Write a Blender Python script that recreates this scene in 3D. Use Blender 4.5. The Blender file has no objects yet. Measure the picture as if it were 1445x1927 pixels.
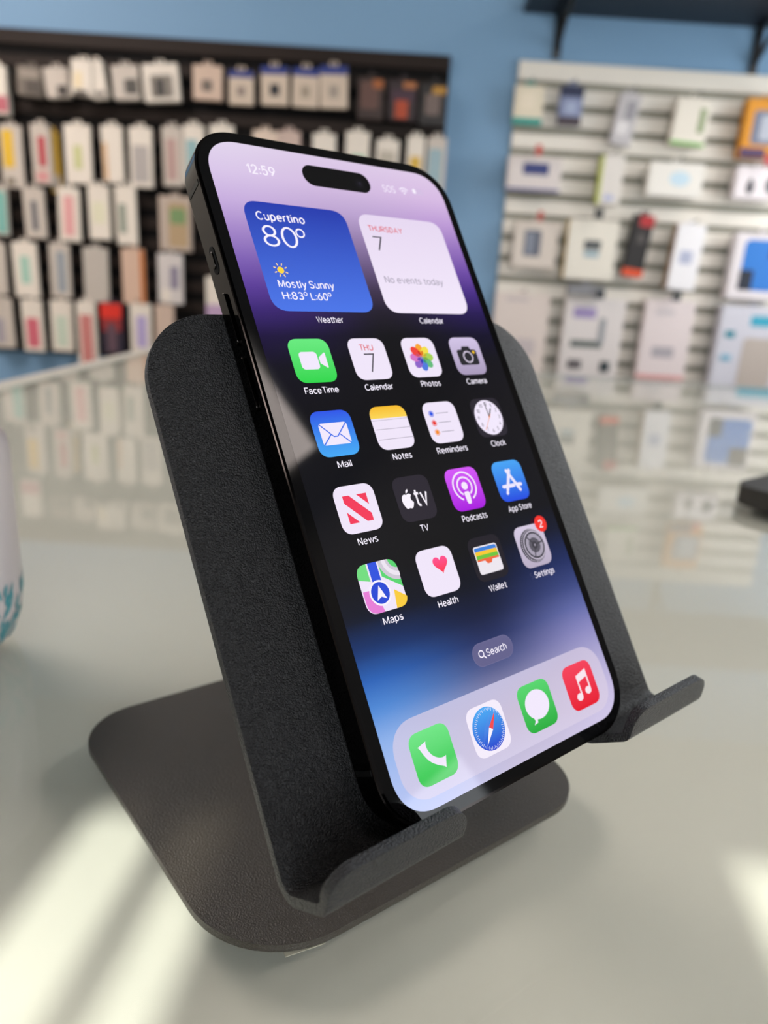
import bpy, bmesh, math, random
from mathutils import Matrix, Vector
random.seed(7)
C = bpy.context.scene.collection
SC = bpy.context.scene
R = math.radians

# ---------------------------------------------------------------- camera, world, sun, big lights, exposure
CT = 1.0                                   # counter top height above the floor (m)
CAM = Vector((0, 0, CT + 0.1436))
RIGHT = Vector((0.9979686, 0.0185381, 0.0609510))
UPV = Vector((-0.0637078, 0.2903948, 0.9547838))
BACK = Vector((0.0, -0.9567273, 0.2909860))
FPX = 1342.3
cd = bpy.data.cameras.new('camera')
cd.sensor_fit = 'VERTICAL'; cd.sensor_height = 9.6; cd.sensor_width = 9.6
cd.lens = FPX * 9.6 / 1927
cd.clip_start = 0.005; cd.clip_end = 50
cd.dof.use_dof = True
cd.dof.focus_distance = 0.15
cd.dof.aperture_fstop = cd.lens / 2.1
cam = bpy.data.objects.new('camera', cd); C.objects.link(cam)
cam.matrix_world = Matrix((
    (RIGHT.x, UPV.x, BACK.x, CAM.x), (RIGHT.y, UPV.y, BACK.y, CAM.y),
    (RIGHT.z, UPV.z, BACK.z, CAM.z), (0, 0, 0, 1)))
SC.camera = cam
SC.view_settings.view_transform = 'Standard'
SC.view_settings.look = 'None'
SC.view_settings.exposure = 0.1
SC.view_settings.gamma = 1.0
SC.view_settings.use_curve_mapping = False

ww = bpy.data.worlds.new('daylight'); SC.world = ww; ww.use_nodes = True
bg = ww.node_tree.nodes['Background']
bg.inputs[0].default_value = (0.93, 0.94, 1.0, 1); bg.inputs[1].default_value = 6.0

sl = bpy.data.lights.new('sun', 'SUN'); sl.energy = 6.8; sl.angle = R(0.3); sl.color = (1, .955, .9)
so = bpy.data.objects.new('sun', sl); C.objects.link(so)
SUND = Vector((0.08, 0.76, -0.64)).normalized()
so.rotation_euler = SUND.to_track_quat('-Z', 'Y').to_euler(); so.location = (0, -4, 5)

def portal(name, loc, direction, sx, sy):
    l = bpy.data.lights.new(name, 'AREA'); l.shape = 'RECTANGLE'; l.size = sx; l.size_y = sy
    o = bpy.data.objects.new(name, l); C.objects.link(o)
    o.rotation_euler = Vector(direction).to_track_quat('-Z', 'Z').to_euler(); o.location = loc
    l.cycles.is_portal = True
XW, YB, YF, XL, ZC = 2.0, 2.9, -1.6, -2.6, 2.75      # right wall, back wall, front wall, left wall, ceiling
WR = (-1.5, -0.335, CT - 0.55, CT + 0.70)           # right window opening: y0,y1,z0,z1
WF = (-0.091, 1.25, CT - 0.2, CT + 1.583)               # front window opening: x0,x1,z0,z1
SL = (-0.280, -0.222, CT - 0.2, CT + 1.589)  # added slit, shaped to let through one narrow strip of sun
WD = (-0.30, 0.35, CT - 0.6, CT + 0.18)               # added low opening, side-lights the stand from the right
WS = (1.5, 2.75, CT + 0.1, CT + 1.6)                # added opening in the right wall, fills in side light           
portal('window_portal_right', (XW, (WR[0]+WR[1])/2, (WR[2]+WR[3])/2), (-1, 0, 0), WR[1]-WR[0], WR[3]-WR[2])
portal('side_fill_portal', (XW, (WS[0]+WS[1])/2, (WS[2]+WS[3])/2), (-1, 0, 0), WS[1]-WS[0], WS[3]-WS[2])
portal('low_fill_portal', (XW, (WD[0]+WD[1])/2, (WD[2]+WD[3])/2), (-1, 0, 0), WD[1]-WD[0], WD[3]-WD[2])
portal('window_portal_front', ((WF[0]+WF[1])/2, YF, (WF[2]+WF[3])/2), (0, 1, 0), WF[1]-WF[0], WF[3]-WF[2])

# ---------------------------------------------------------------- materials
def lin(c):
    if isinstance(c, str):
        c = [int(c[i:i+2], 16) for i in (0, 2, 4)]
    return tuple(((v/255)/12.92 if v/255 <= .04045 else ((v/255+.055)/1.055)**2.4) for v in c)
MATS = {}
def mat(name, col, rough=.5, spec=.5, metal=0., bump=0., bscale=100., var=0., vscale=20., emis=0., coat=0., bdist=.0003):
    if name in MATS: return MATS[name]
    m = bpy.data.materials.new(name); m.use_nodes = True; nt = m.node_tree
    b = nt.nodes['Principled BSDF']; c = lin(col)
    b.inputs['Base Color'].default_value = (*c, 1); b.inputs['Roughness'].default_value = rough
    b.inputs['Specular IOR Level'].default_value = spec; b.inputs['Metallic'].default_value = metal
    b.inputs['Coat Weight'].default_value = coat
    if emis:
        b.inputs['Emission Color'].default_value = (*c, 1); b.inputs['Emission Strength'].default_value = emis
    tc = nt.nodes.new('ShaderNodeTexCoord')
    if var:
        n = nt.nodes.new('ShaderNodeTexNoise'); n.inputs['Scale'].default_value = vscale; n.inputs['Detail'].default_value = 4
        nt.links.new(tc.outputs['Object'], n.inputs['Vector'])
        r = nt.nodes.new('ShaderNodeMapRange'); r.inputs['To Min'].default_value = 1-var; r.inputs['To Max'].default_value = 1+var
        nt.links.new(n.outputs['Fac'], r.inputs['Value'])
        mx = nt.nodes.new('ShaderNodeMix'); mx.data_type = 'RGBA'; mx.blend_type = 'MULTIPLY'; mx.inputs['Factor'].default_value = 1
        mx.inputs['A'].default_value = (*c, 1)
        nt.links.new(r.outputs['Result'], mx.inputs['B']); nt.links.new(mx.outputs['Result'], b.inputs['Base Color'])
    if bump:
        n = nt.nodes.new('ShaderNodeTexNoise'); n.inputs['Scale'].default_value = bscale; n.inputs['Detail'].default_value = 2
        nt.links.new(tc.outputs['Object'], n.inputs['Vector'])
        bp = nt.nodes.new('ShaderNodeBump'); bp.inputs['Strength'].default_value = bump; bp.inputs['Distance'].default_value = bdist
        nt.links.new(n.outputs['Fac'], bp.inputs['Height']); nt.links.new(bp.outputs['Normal'], b.inputs['Normal'])
    MATS[name] = m
    return m
def glassmat(name, tint, ior=1.5, rough=0.0):
    if name in MATS: return MATS[name]
    m = bpy.data.materials.new(name); m.use_nodes = True; nt = m.node_tree
    nt.nodes.remove(nt.nodes['Principled BSDF'])
    out = nt.nodes['Material Output']
    tr = nt.nodes.new('ShaderNodeBsdfTransparent'); tr.inputs[0].default_value = (*tint, 1)
    gl = nt.nodes.new('ShaderNodeBsdfGlossy'); gl.inputs['Roughness'].default_value = rough
    fr = nt.nodes.new('ShaderNodeFresnel'); fr.inputs[0].default_value = ior
    mx = nt.nodes.new('ShaderNodeMixShader')
    ge = nt.nodes.new('ShaderNodeNewGeometry'); ml = nt.nodes.new('ShaderNodeMath'); ml.operation = 'MULTIPLY_ADD'   # reflect on outer faces only
    ml.inputs[1].default_value = -1; ml.inputs[2].default_value = 1; nt.links.new(ge.outputs['Backfacing'], ml.inputs[0])
    m2 = nt.nodes.new('ShaderNodeMath'); m2.operation = 'MULTIPLY'; nt.links.new(fr.outputs[0], m2.inputs[0]); nt.links.new(ml.outputs[0], m2.inputs[1])
    nt.links.new(m2.outputs[0], mx.inputs[0]); nt.links.new(tr.outputs[0], mx.inputs[1]); nt.links.new(gl.outputs[0], mx.inputs[2])
    nt.links.new(mx.outputs[0], out.inputs[0])
    MATS[name] = m
    return m
def attrmat(name, emit=True, rough=.06, spec=.3):
    """picture shown by a lit display: colour per corner, emitted under glossy glass"""
    if name in MATS: return MATS[name]
    m = bpy.data.materials.new(name); m.use_nodes = True; nt = m.node_tree
    b = nt.nodes['Principled BSDF']; b.inputs['Base Color'].default_value = (.002, .002, .002, 1)
    b.inputs['Roughness'].default_value = rough; b.inputs['Specular IOR Level'].default_value = spec
    a = nt.nodes.new('ShaderNodeAttribute'); a.attribute_name = 'picture'
    nt.links.new(a.outputs['Color'], b.inputs['Emission Color']); b.inputs['Emission Strength'].default_value = 1
    MATS[name] = m
    return m

# ---------------------------------------------------------------- object helpers
ROOTM = {}
def tag(o, label=None, cat=None, group=None, kind=None):
    if label: o['label'] = label
    if cat: o['category'] = cat
    if group: o['group'] = group
    if kind: o['kind'] = kind
    return o
def thing(name, label, cat, M=None, group=None):
    o = bpy.data.objects.new(name, None); C.objects.link(o); o.empty_display_size = .02
    M = M or Matrix.Identity(4); o.matrix_world = M; ROOTM[o.name] = M
    return tag(o, label, cat, group)
def link(name, me, m, parent=None, label=None):
    o = bpy.data.objects.new(name, me); C.objects.link(o)
    for x in (m if isinstance(m, (list, tuple)) else [m]): me.materials.append(x)
    if parent: o.parent = parent
    if label: o['label'] = label
    return o
def shade(me, ang=35):
    for p in me.polygons: p.use_smooth = True
    try: me.set_sharp_from_angle(angle=R(ang))
    except Exception: pass
def frombm(name, bm, m, parent=None, label=None, smooth=True, M=None):
    if M is not None: bm.transform(M)
    bmesh.ops.recalc_face_normals(bm, faces=bm.faces[:])
    me = bpy.data.meshes.new(name); bm.to_mesh(me); bm.free()
    if smooth: shade(me)
    return link(name, me, m, parent, label)
def boxbm(x0, x1, y0, y1, z0, z1, bev=0., seg=2, bm=None):
    b = bmesh.new()
    r = bmesh.ops.create_cube(b, size=1)
    for v in b.verts:
        v.co = Vector((x0+(v.co.x+.5)*(x1-x0), y0+(v.co.y+.5)*(y1-y0), z0+(v.co.z+.5)*(z1-z0)))
    if bev: bmesh.ops.bevel(b, geom=b.edges[:], offset=bev, segments=seg, affect='EDGES', profile=.5)
    if bm is None: return b
    me = bpy.data.meshes.new('tmp'); b.to_mesh(me); b.free(); bm.from_mesh(me); bpy.data.meshes.remove(me)
    return bm
def rrect(x0, x1, y0, y1, r, n=8, p=2.0):
    """rounded rectangle outline, counter-clockwise; p>2 gives a squircle corner"""
    pts = []
    for cx, cy, a0 in ((x1-r, y1-r, 0), (x0+r, y1-r, 90), (x0+r, y0+r, 180), (x1-r, y0+r, 270)):
        for i in range(n+1):
            a = R(a0+90*i/n); c, s = math.cos(a), math.sin(a)
            pts.append((cx+r*math.copysign(abs(c)**(2/p), c), cy+r*math.copysign(abs(s)**(2/p), s)))
    return pts
def prism(pts, z0, z1, bev=0., seg=2):
    bm = bmesh.new()
    bot = [bm.verts.new((x, y, z0)) for x, y in pts]; top = [bm.verts.new((x, y, z1)) for x, y in pts]
    n = len(pts)
    bm.faces.new(bot[::-1]); bm.faces.new(top)
    for i in range(n): bm.faces.new((bot[i], bot[(i+1) % n], top[(i+1) % n], top[i]))
    if bev:
        es = [e for e in bm.edges if abs(e.verts[0].co.z-e.verts[1].co.z) < 1e-9]
        bmesh.ops.bevel(bm, geom=es, offset=bev, segments=seg, affect='EDGES', profile=.5)
    return bm
def tube(pts, r, n=10, bm=None, cap=True):
    b = bm or bmesh.new(); rings = []
    pts = [Vector(p) for p in pts]
    for i, p in enumerate(pts):
        t = (pts[min(i+1, len(pts)-1)]-pts[max(i-1, 0)]).normalized()
        a = t.orthogonal().normalized() if i == 0 else (a - t*a.dot(t)).normalized()
        c = t.cross(a)
        rings.append([b.verts.new(p + (a*math.cos(2*math.pi*k/n)+c*math.sin(2*math.pi*k/n))*r) for k in range(n)])
    for i in range(len(rings)-1):
        for k in range(n): b.faces.new((rings[i][k], rings[i][(k+1) % n], rings[i+1][(k+1) % n], rings[i+1][k]))
    if cap: b.faces.new(rings[0][::-1]); b.faces.new(rings[-1])
    return b
def lathe(prof, n=48):
    b = bmesh.new(); rings = []
    for r, z in prof:
        rings.append([b.verts.new((r*math.cos(2*math.pi*k/n), r*math.sin(2*math.pi*k/n), z)) for k in range(n)])
    for i in range(len(rings)-1):
        for k in range(n): b.faces.new((rings[i][k], rings[i][(k+1) % n], rings[i+1][(k+1) % n], rings[i+1][k]))
    b.faces.new(rings[0][::-1]); b.faces.new(rings[-1])
    return b
def at(u, v, Y):
    """point of the place seen at pixel (u, v) on the vertical plane y = Y"""
    d = RIGHT*((u-722.5)/FPX) - UPV*((v-963.5)/FPX) - BACK
    return CAM + d*((Y-CAM.y)/d.y)
def struct(name, bm, m, parent=None, smooth=False):
    o = frombm(name, bm, m, parent, smooth=smooth)
    if parent is None: o['kind'] = 'structure'
    return o
def wall_with_holes(axis, pos, th, a0, a1, z0, z1, holes):
    """wall slab in the plane axis=pos..pos+th with rectangular openings (a0,a1,z0,z1)"""
    xs = sorted({a0, a1, *[h[0] for h in holes], *[h[1] for h in holes]})
    zs = sorted({z0, z1, *[h[2] for h in holes], *[h[3] for h in holes]})
    bm = bmesh.new()
    for i in range(len(xs)-1):
        for j in range(len(zs)-1):
            mx, mz = (xs[i]+xs[i+1])/2, (zs[j]+zs[j+1])/2
            if any(h[0] < mx < h[1] and h[2] < mz < h[3] for h in holes): continue
            if axis == 'x': boxbm(pos, pos+th, xs[i], xs[i+1], zs[j], zs[j+1], bm=bm)
            else: boxbm(xs[i], xs[i+1], pos, pos+th, zs[j], zs[j+1], bm=bm)
    bmesh.ops.remove_doubles(bm, verts=bm.verts[:], dist=1e-6)
    return bm

# ---------------------------------------------------------------- the room
blue = mat('blue_wall_paint', '7699b8', .6, .3, bump=.15, bscale=60, var=.03, vscale=3)
pale = mat('pale_wall_paint', 'b9b6ac', .7, .3, var=.03, vscale=2)
ceil = mat('ceiling_tile', '7c7b78', .9, .2, bump=.3, bscale=80)
floorm = mat('floor_vinyl', '8c867c', .5, .4, var=.12, vscale=6)
frame_m = mat('window_frame_metal', '3a3a3a', .4, .5)
struct('floor', boxbm(XL-.1, XW+.1, YF-.1, YB+.1, -.1, 0), floorm)
struct('ceiling', boxbm(XL-.1, XW+.1, YF-.1, YB+.1, ZC, ZC+.1), ceil)
struct('wall_back', boxbm(XL-.1, XW+.1, YB, YB+.12, 0, ZC), blue)
struct('wall_left', boxbm(XL-.12, XL, YF-.1, YB, 0, ZC), pale)
struct('wall_right', wall_with_holes('x', XW, .12, YF-.1, YB, 0, ZC, [WR, WS, WD]), mat('grey_wall_paint', '74726e', .7, .3, var=.03, vscale=2))
struct('wall_front', wall_with_holes('y', YF-.12, .12, XL, XW, 0, ZC, [WF, SL]), pale)  # solid strip between the two openings is added to block the sun
clear = glassmat('window_glass', (.96, .98, .97))
def window(name, axis, pos, a0, a1, z0, z1, w=.03):
    bm = bmesh.new()
    for b in ((a0, a0+w, z0, z1), (a1-w, a1, z0, z1), (a0+w, a1-w, z0, z0+w), (a0+w, a1-w, z1-w, z1)):
        if axis == 'x': boxbm(pos-.02, pos+.02, b[0], b[1], b[2], b[3], bm=bm)
        else: boxbm(b[0], b[1], pos-.02, pos+.02, b[2], b[3], bm=bm)
    o = struct(name, bm, frame_m)
    p = boxbm(pos-.003, pos+.003, a0+w, a1-w, z0+w, z1-w) if axis == 'x' else boxbm(a0+w, a1-w, pos-.003, pos+.003, z0+w, z1-w)
    frombm('window_pane', p, clear, o, smooth=False)
window('window_1', 'x', XW+.05, *WR)
window('window_2', 'y', YF-.05, WF[0]-.0, WF[1], WF[2], WF[3], .004)
window('low_fill_window', 'x', XW+.05, *WD)  # glazing of the added low opening
window('side_fill_window', 'x', XW+.05, *WS)  # glazing of the added side light opening
window('sun_slit_frame', 'y', YF-.05, *SL, .002)  # thin frame for the added sun slit
struct('sun_stripe_bar', boxbm(-.2520, -.2490, YF-.115, YF-.06, SL[2]+.003, SL[3]-.003), frame_m)      # added bar, throws a soft dark stripe into the sun strip

# ceiling lights
tube_m = mat('light_diffuser', 'fff1ea', .5, emis=12.0)
trim_m = mat('light_frame_paint', 'e0e0dc', .5)
def ceiling_light(x, y, rz, sx, sy, label):
    t = thing('ceiling_light', label, 'light', Matrix.Translation((x, y, ZC)) @ Matrix.Rotation(rz, 4, 'Z'), 'ceiling light panels')
    bm = bmesh.new(); w = .025
    for b in ((-sx/2-w, -sx/2, -sy/2-w, sy/2+w), (sx/2, sx/2+w, -sy/2-w, sy/2+w), (-sx/2, sx/2, -sy/2-w, -sy/2), (-sx/2, sx/2, sy/2, sy/2+w)):
        boxbm(*b, -.03, -.0005, bm=bm)
    frombm('frame', bm, trim_m, t, smooth=False)
    frombm('diffuser', boxbm(-sx/2, sx/2, -sy/2, sy/2, -.024, -.0005), tube_m, t, smooth=False)
ceiling_light(1.40, -.32, R(-10), .6, .6, 'square ceiling light panel nearest the right window')
ceiling_light(-1.85, 1.45, 0, 1.1, 1.2, 'added ceiling light panel brightening the dark wall display from the left')  # added out of view to lift the left wall display
ceiling_light(1.76, 1.5, 0, .36, 1.2, 'added ceiling light panel brightening the white wall display from the right')  # added out of view to light the right wall display

# ---------------------------------------------------------------- slatwall boards
def slat_board(name, label, x0, x1, ztop, zbot, first, pitch, slat_h, m_face, m_back, n):
    M = Matrix.Translation(((x0+x1)/2, YB, zbot))
    t = thing(name, label, 'display board', M)
    Mi = M.inverted()
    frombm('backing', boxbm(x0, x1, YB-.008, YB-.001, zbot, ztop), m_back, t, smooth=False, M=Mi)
    bm = bmesh.new(); z = ztop; g = first
    bounds = []
    while g > zbot:
        bounds.append((g+(pitch-slat_h)/2, z)); z = g-(pitch-slat_h)/2; g -= pitch
    bounds.append((zbot, z))
    for a, b in bounds:
        if b-a > .004: boxbm(x0, x1, YB-.02, YB-.0081, a, b, bev=.002, seg=1, bm=bm)
    frombm('slats', bm, m_face, t, smooth=False, M=Mi)
    return t
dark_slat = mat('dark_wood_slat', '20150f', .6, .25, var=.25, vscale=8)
dark_back = mat('dark_slat_shaded_recess', '080606', .8, .2)  # darker than the slats, groove shade is in the colour
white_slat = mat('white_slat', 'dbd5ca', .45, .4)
white_back = mat('white_slat_shaded_recess', '8f8d80', .7, .3)  # greyed from the slat white to carry the shade inside the grooves
PIT = .0735
ZT = at(1000, 160, YB).z
xr0 = at(958, 300, YB).x
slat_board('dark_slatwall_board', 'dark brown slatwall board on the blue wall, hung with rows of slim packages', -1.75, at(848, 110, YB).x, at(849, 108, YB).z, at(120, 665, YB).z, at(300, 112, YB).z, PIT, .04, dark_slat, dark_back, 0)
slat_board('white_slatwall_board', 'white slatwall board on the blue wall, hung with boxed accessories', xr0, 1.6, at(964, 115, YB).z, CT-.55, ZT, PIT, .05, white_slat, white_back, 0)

# shelf with brackets above the white board
navy = mat('dark_shelf_laminate', '161b26', .5, .4)
blackm = mat('black_painted_metal', '0c0c0d', .4, .5)
zs = at(1200, 38, YB).z
xs0 = at(985, 20, YB).x
sh = tag(frombm('wall_shelf', boxbm(xs0, 1.7, YB-.45, YB-.0005, zs, zs+.03, .002), navy, smooth=False), 'dark shelf board mounted on the wall above the white slatwall', 'shelf')
def bracket(u, v, label):
    p = at(u, v, YB); zt = zs
    M = Matrix.Translation((p.x, YB, p.z)); t = thing('shelf_bracket', label, 'bracket', M, 'black shelf brackets'); Mi = M.inverted()
    frombm('wall_arm', boxbm(p.x-.014, p.x+.014, YB-.012, YB-.0005, p.z, zt-.0005, .002), blackm, t, M=Mi)
    frombm('shelf_arm', boxbm(p.x-.014, p.x+.014, YB-.28, YB-.0125, zt-.012, zt-.0005, .002), blackm, t, M=Mi)
    frombm('brace', tube([(p.x, YB-.01, p.z+.03), (p.x, YB-.08, p.z+.075), (p.x, YB-.19, zt-.012)], .009, 8), blackm, t, M=Mi)
bracket(1045, 112, 'black shelf bracket above the left end of the white slatwall')
bracket(1413, 142, 'black shelf bracket above the orange box on the white slatwall')

# ---------------------------------------------------------------- packages on the boards
hookm = mat('peg_hook_wire', '3c3c3e', .35, .5, metal=.6)
def mk(c): return mat('card_'+c, c, .45, .4)
HL = dict(D='black wire peg hook carrying a package on the dark slatwall', W='wire peg hook carrying a box on the white slatwall')
def pack(name, label, cat, group, u0, v0, u1, v1, col, prints=(), th=.018, off=.05, roll=0, tab=None, tagc=None, board='D', hook=True, bev=.003, sides=None):
    """package hanging with its front face at y = YB-off-th; u,v: the photo's pixel box of its front"""
    Y = YB-off-th
    a = at((u0+u1)/2, (v0+v1)/2, Y)
    wm = (at(u1, (v0+v1)/2, Y)-at(u0, (v0+v1)/2, Y)).length
    hm = (at((u0+u1)/2, v1, Y)-at((u0+u1)/2, v0, Y)).length*.985
    M = Matrix.Translation((a.x, Y+th/2, a.z-hm/2)) @ Matrix.Rotation(R(roll), 4, 'Y')
    t = thing(name, label, cat, M, group)
    frombm('body', boxbm(-wm/2, wm/2, -th/2, th/2, 0, hm, bev), mk(col), t, smooth=False)
    y = -th/2
    for k, pr in enumerate(prints):
        x0, z0, x1, z1, c = pr[:5]; nm = pr[5] if len(pr) > 5 else 'printed_panel'
        X0, X1 = -wm/2+x0*wm, -wm/2+x1*wm; Z0, Z1 = hm*(1-z1), hm*(1-z0)
        d = .0006*(k+1)
        r = min(X1-X0, Z1-Z0)*.12
        if nm == 'oval': pts = [((X0+X1)/2+(X1-X0)/2*math.cos(i*math.pi/12), (Z0+Z1)/2+(Z1-Z0)/2*math.sin(i*math.pi/12)) for i in range(24)]; nm = 'printed_picture'
        elif nm == 'drop': pts = [((X0+X1)/2+(X1-X0)/2*math.sin(i*math.pi/10)*(1 if i not in (0,) else 0)*(.35+.65*math.sin(i*math.pi/20)), Z1-(Z1-Z0)*(.5-.5*math.cos(i*math.pi/10))) for i in range(20)]; nm = 'printed_picture'
        else: pts = rrect(X0, X1, Z0, Z1, r, 3)
        b = prism(pts, 0, d)
        frombm(nm, b, mk(c), t, smooth=False, M=Matrix(((1, 0, 0, 0), (0, 0, -1, y-.00005), (0, 1, 0, 0), (0, 0, 0, 1))))
    if sides:
        frombm('side_panel', boxbm(-wm/2-.0008, -wm/2-.0001, -th/2+.002, th/2-.002, .003, hm-.003), mk(sides), t, smooth=False)
    tabh = .016
    b = bmesh.new(); tw = min(.03, wm*.5)
    for q in ((-tw/2, -tw/2+.009, 0, tabh), (tw/2-.009, tw/2, 0, tabh), (-tw/2+.009, tw/2-.009, 0, .005), (-tw/2+.009, tw/2-.009, tabh-.004, tabh)):
        boxbm(q[0], q[1], -.0006, .0006, hm-.001+q[2], hm-.001+q[3], bm=b)
    frombm('hang_tab', b, mk(tab or col), t, smooth=False)
    if tagc:
        tb = (tagc, u0+(u1-u0)*.5)
    if hook:
        h0 = M @ Vector((0, 0, hm+.0085))
        hk = tube([(h0.x, YB-.0205, h0.z), (h0.x, YB-off*.5-.02, h0.z), (h0.x, h0.y-th/2-.03, h0.z), (h0.x, h0.y-th/2-.037, h0.z+.006)], .0022, 8)
        o = bpy.data.objects.new
        MH = Matrix.Translation((h0.x, YB-.0205, h0.z))
        th_ = thing('peg_hook', HL[board] if not tagc else 'peg hook with a small %s price tag on the white slatwall' % tagc[1], 'hook', MH, 'peg hooks on the dark board' if board == 'D' else 'peg hooks on the white board')
        frombm('wire', hk, hookm, th_, M=MH.inverted())
        if tagc:
            frombm('price_tag', boxbm(h0.x-tagc[2]/2, h0.x+tagc[2]/2, h0.y-th/2-.041, h0.y-th/2-.0375, h0.z-.022+.012, h0.z+.012+.012, .001), mk(tagc[0]), th_, smooth=False, M=MH.inverted())
    return t

W1, W2, W3, W4 = 'cbc0b0', 'd8cfc2', 'bdb3a8', 'aea69c'
G1 = 'small packages in the top row of the dark board'
G2, G3, G4, G5 = ('slim boxes in the %s row of the dark board' % k for k in ('second', 'third', 'fourth', 'bottom'))
def cable(label, *a, **k): pack('cable_package', label, 'package', G1, *a, th=k.pop('th', .03), off=k.pop('off', .05), **k)
cable('white and pink package cut by the left picture edge in the top row', -28, 122, 12, 215, W2, [(0, .62, 1, .95, 'b0606a')])
cable('dim grey pouch of the top row, nearest the left picture edge', 30, 124, 77, 181, '6e655c', [(.1, .1, .85, .4, '8d8378'), (.35, .45, .95, .9, '4a433d')], roll=3)
cable('cream pouch with dark lower corner, third in the top row', 86, 126, 130, 184, W3, [(.5, .6, .95, .95, '3b3632')], roll=-5)
cable('bright cream pouch sticking up highest in the top row', 131, 111, 170, 180, W2, [(.15, .35, .55, .8, 'd9c8a4'), (.2, .85, .8, 1, '4c4640')], roll=4, off=.07)
cable('white pouch right of the highest cream pouch in the top row', 172, 114, 201, 186, W2, [(.2, .8, .9, .95, '7d766e')], roll=-8, off=.06)
cable('white pouch with dark square at its lower right in the top row', 213, 122, 263, 188, W3, [(.45, .4, .95, .85, '4a4742')], roll=-4)
cable('wide white pouch with dark cable coil in its middle in the top row', 272, 119, 338, 192, W2, [(.2, .3, .85, .9, '7c756c'), (.35, .4, .6, .85, '3c3a37')], roll=-5)
cable('beige square card with a dark centre square in the top row', 363, 122, 417, 189, 'c5ad9b', [(.3, .42, .68, .75, '6a6058')], th=.02)
for x0, y0, x1, y1, cc, lb in ((431, 133, 477, 198, '8d7f76', 'first blue header card, left of the black centred one in the top row'), (492, 125, 543, 199, '26292e', 'blue header card with a black centre in the top row'),
                       (550, 128, 599, 203, '9a8d7c', 'blue header card next right of the black centred one'), (603, 124, 655, 205, '9c9084', 'last blue header card before the dark packages in the top row')):
    cable(lb, x0, y0, x1, y1, 'c5b4a2', [(0, 0, 1, .2, '2b3a7c', 'header_strip'), (.32, .45, .68, .75, cc)], th=.012, roll=random.uniform(-2, 2))
cable('dull dark package with a small orange corner in the top row', 674, 145, 722, 226, '33241f', [(.1, .1, .8, .75, '5b3f37'), (.55, .05, .95, .25, '9c5a2c')], th=.02)
cable('dark purple package with an orange red picture in the top row', 731, 150, 784, 228, '2b1d1f', [(.1, .25, .9, .55, '3f2633'), (.25, .5, .7, .95, 'a3401f'), (.5, .05, .95, .2, 'a8683a')], th=.02)
cable('black package with yellow mark at the right end of the top row', 790, 156, 840, 238, '1f1a18', [(.2, .25, .75, .75, '6a5a54'), (.45, .08, .95, .25, 'b0802c')], th=.02)

def slim(grp, label, *a, **k): pack('screen_protector_box', label, 'box', grp, *a, th=k.pop('th', .016), off=k.pop('off', .055), roll=k.pop('roll', random.uniform(-1.2, 1.2)), **k)
D2 = [
 ('white box with a yellow inner card at the left picture edge', 1, 235, 42, 354, W3, [(.12, .08, .62, .68, 'd3ab2c'), (.2, .85, .6, .95, '6b6252')], {}),
 ('white box with a red stripe beside the yellow edged box', 60, 233, 96, 348, W3, [(.35, .2, .75, .7, 'a83a44'), (.2, .78, .8, .95, 'c58a88')], {}),
 ('narrow yellow and white box tucked behind the red striped box', 94, 249, 113, 364, 'c9a23c', [(.1, .7, .9, .95, W3)], dict(off=.03)),
 ('broad white box with a pale lime mark, third from the left edge', 122, 234, 171, 347, W2, [(.35, .35, .65, .75, 'b9bb82')], {}),
 ('cream box with a faint orange left stripe', 193, 236, 232, 346, W2, [(.06, .3, .25, .95, 'c99f72')], {}),
 ('white box with a grey lower sheet', 244, 239, 286, 354, W2, [(.15, .3, .85, .92, 'a7a09b')], {}),
 ('white box with a dull pink sheet left of the teal one', 307, 238, 344, 352, W3, [(.2, .2, .7, .9, 'ad8f88')], {}),
 ('white box with a pale teal sheet just left of the phone top', 346, 235, 385, 345, W2, [(.15, .25, .7, .85, '86a9ac')], {}),
 ('cream box peeking over the top left phone corner', 395, 235, 440, 345, W2, [(.2, .3, .8, .9, 'b3a794')], {}),
 ('cream pink box peeking over the phone above the clock digits', 474, 245, 520, 355, 'd3bfae', [(.2, .3, .8, .9, 'b98f84')], {}),
 ('pinkish box right beside the cream pink one over the phone', 524, 246, 565, 356, 'bda79c', [(.2, .3, .8, .9, 'a58a84')], {}),
 ('plain cream box over the left end of the black camera pill', 588, 251, 631, 361, W2, [(.2, .3, .8, .9, 'b7ad9f')], {}),
 ('white box with a mint green patch over the phone', 649, 247, 693, 357, W2, [(.25, .4, .85, 1, '8fbda0')], {}),
 ('plain cream box right of the mint green one', 705, 262, 747, 372, W2, [(.15, .2, .85, .9, 'b0a798')], {}),
 ('white box with a yellow lower half near the right end', 764, 256, 797, 366, W2, [(.2, .35, .8, .85, 'cba53c')], {}),
 ('white box with a pale blue sheet at the right end of the second row', 802, 258, 838, 368, W3, [(.1, .2, .8, .9, '8fa7ae')], {})]
D3 = [
 ('teal and white box cut by the left picture edge', -30, 350, 13, 443, W3, [(.5, .1, .95, .95, '74aaa0')], {}),
 ('grey white box with a dark slit in its middle', 46, 354, 85, 449, W3, [(.35, .25, .65, .85, '5c5d62')], {}),
 ('white box with a soft pink sheet', 109, 353, 149, 455, W2, [(.25, .15, .75, .9, 'd39a98')], {}),
 ('plain cream box with a pinkish foot', 167, 349, 206, 452, W2, [(.2, .3, .8, .7, 'd3d0b4')], {}),
 ('thin dark edged box behind the white one with a grey green slit', 209, 352, 222, 448, '8d867a', [], dict(off=.03)),
 ('white box with a grey green slit', 219, 350, 257, 462, W2, [(.15, .3, .5, .8, '828a7c')], {}),
 ('wide beige frame box with a green and brown picture', 300, 369, 359, 474, 'b0a093', [(.3, .12, .9, .92, 'a8906f'), (.35, .22, .85, .5, '6f8a5c')], dict(th=.022))]
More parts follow.
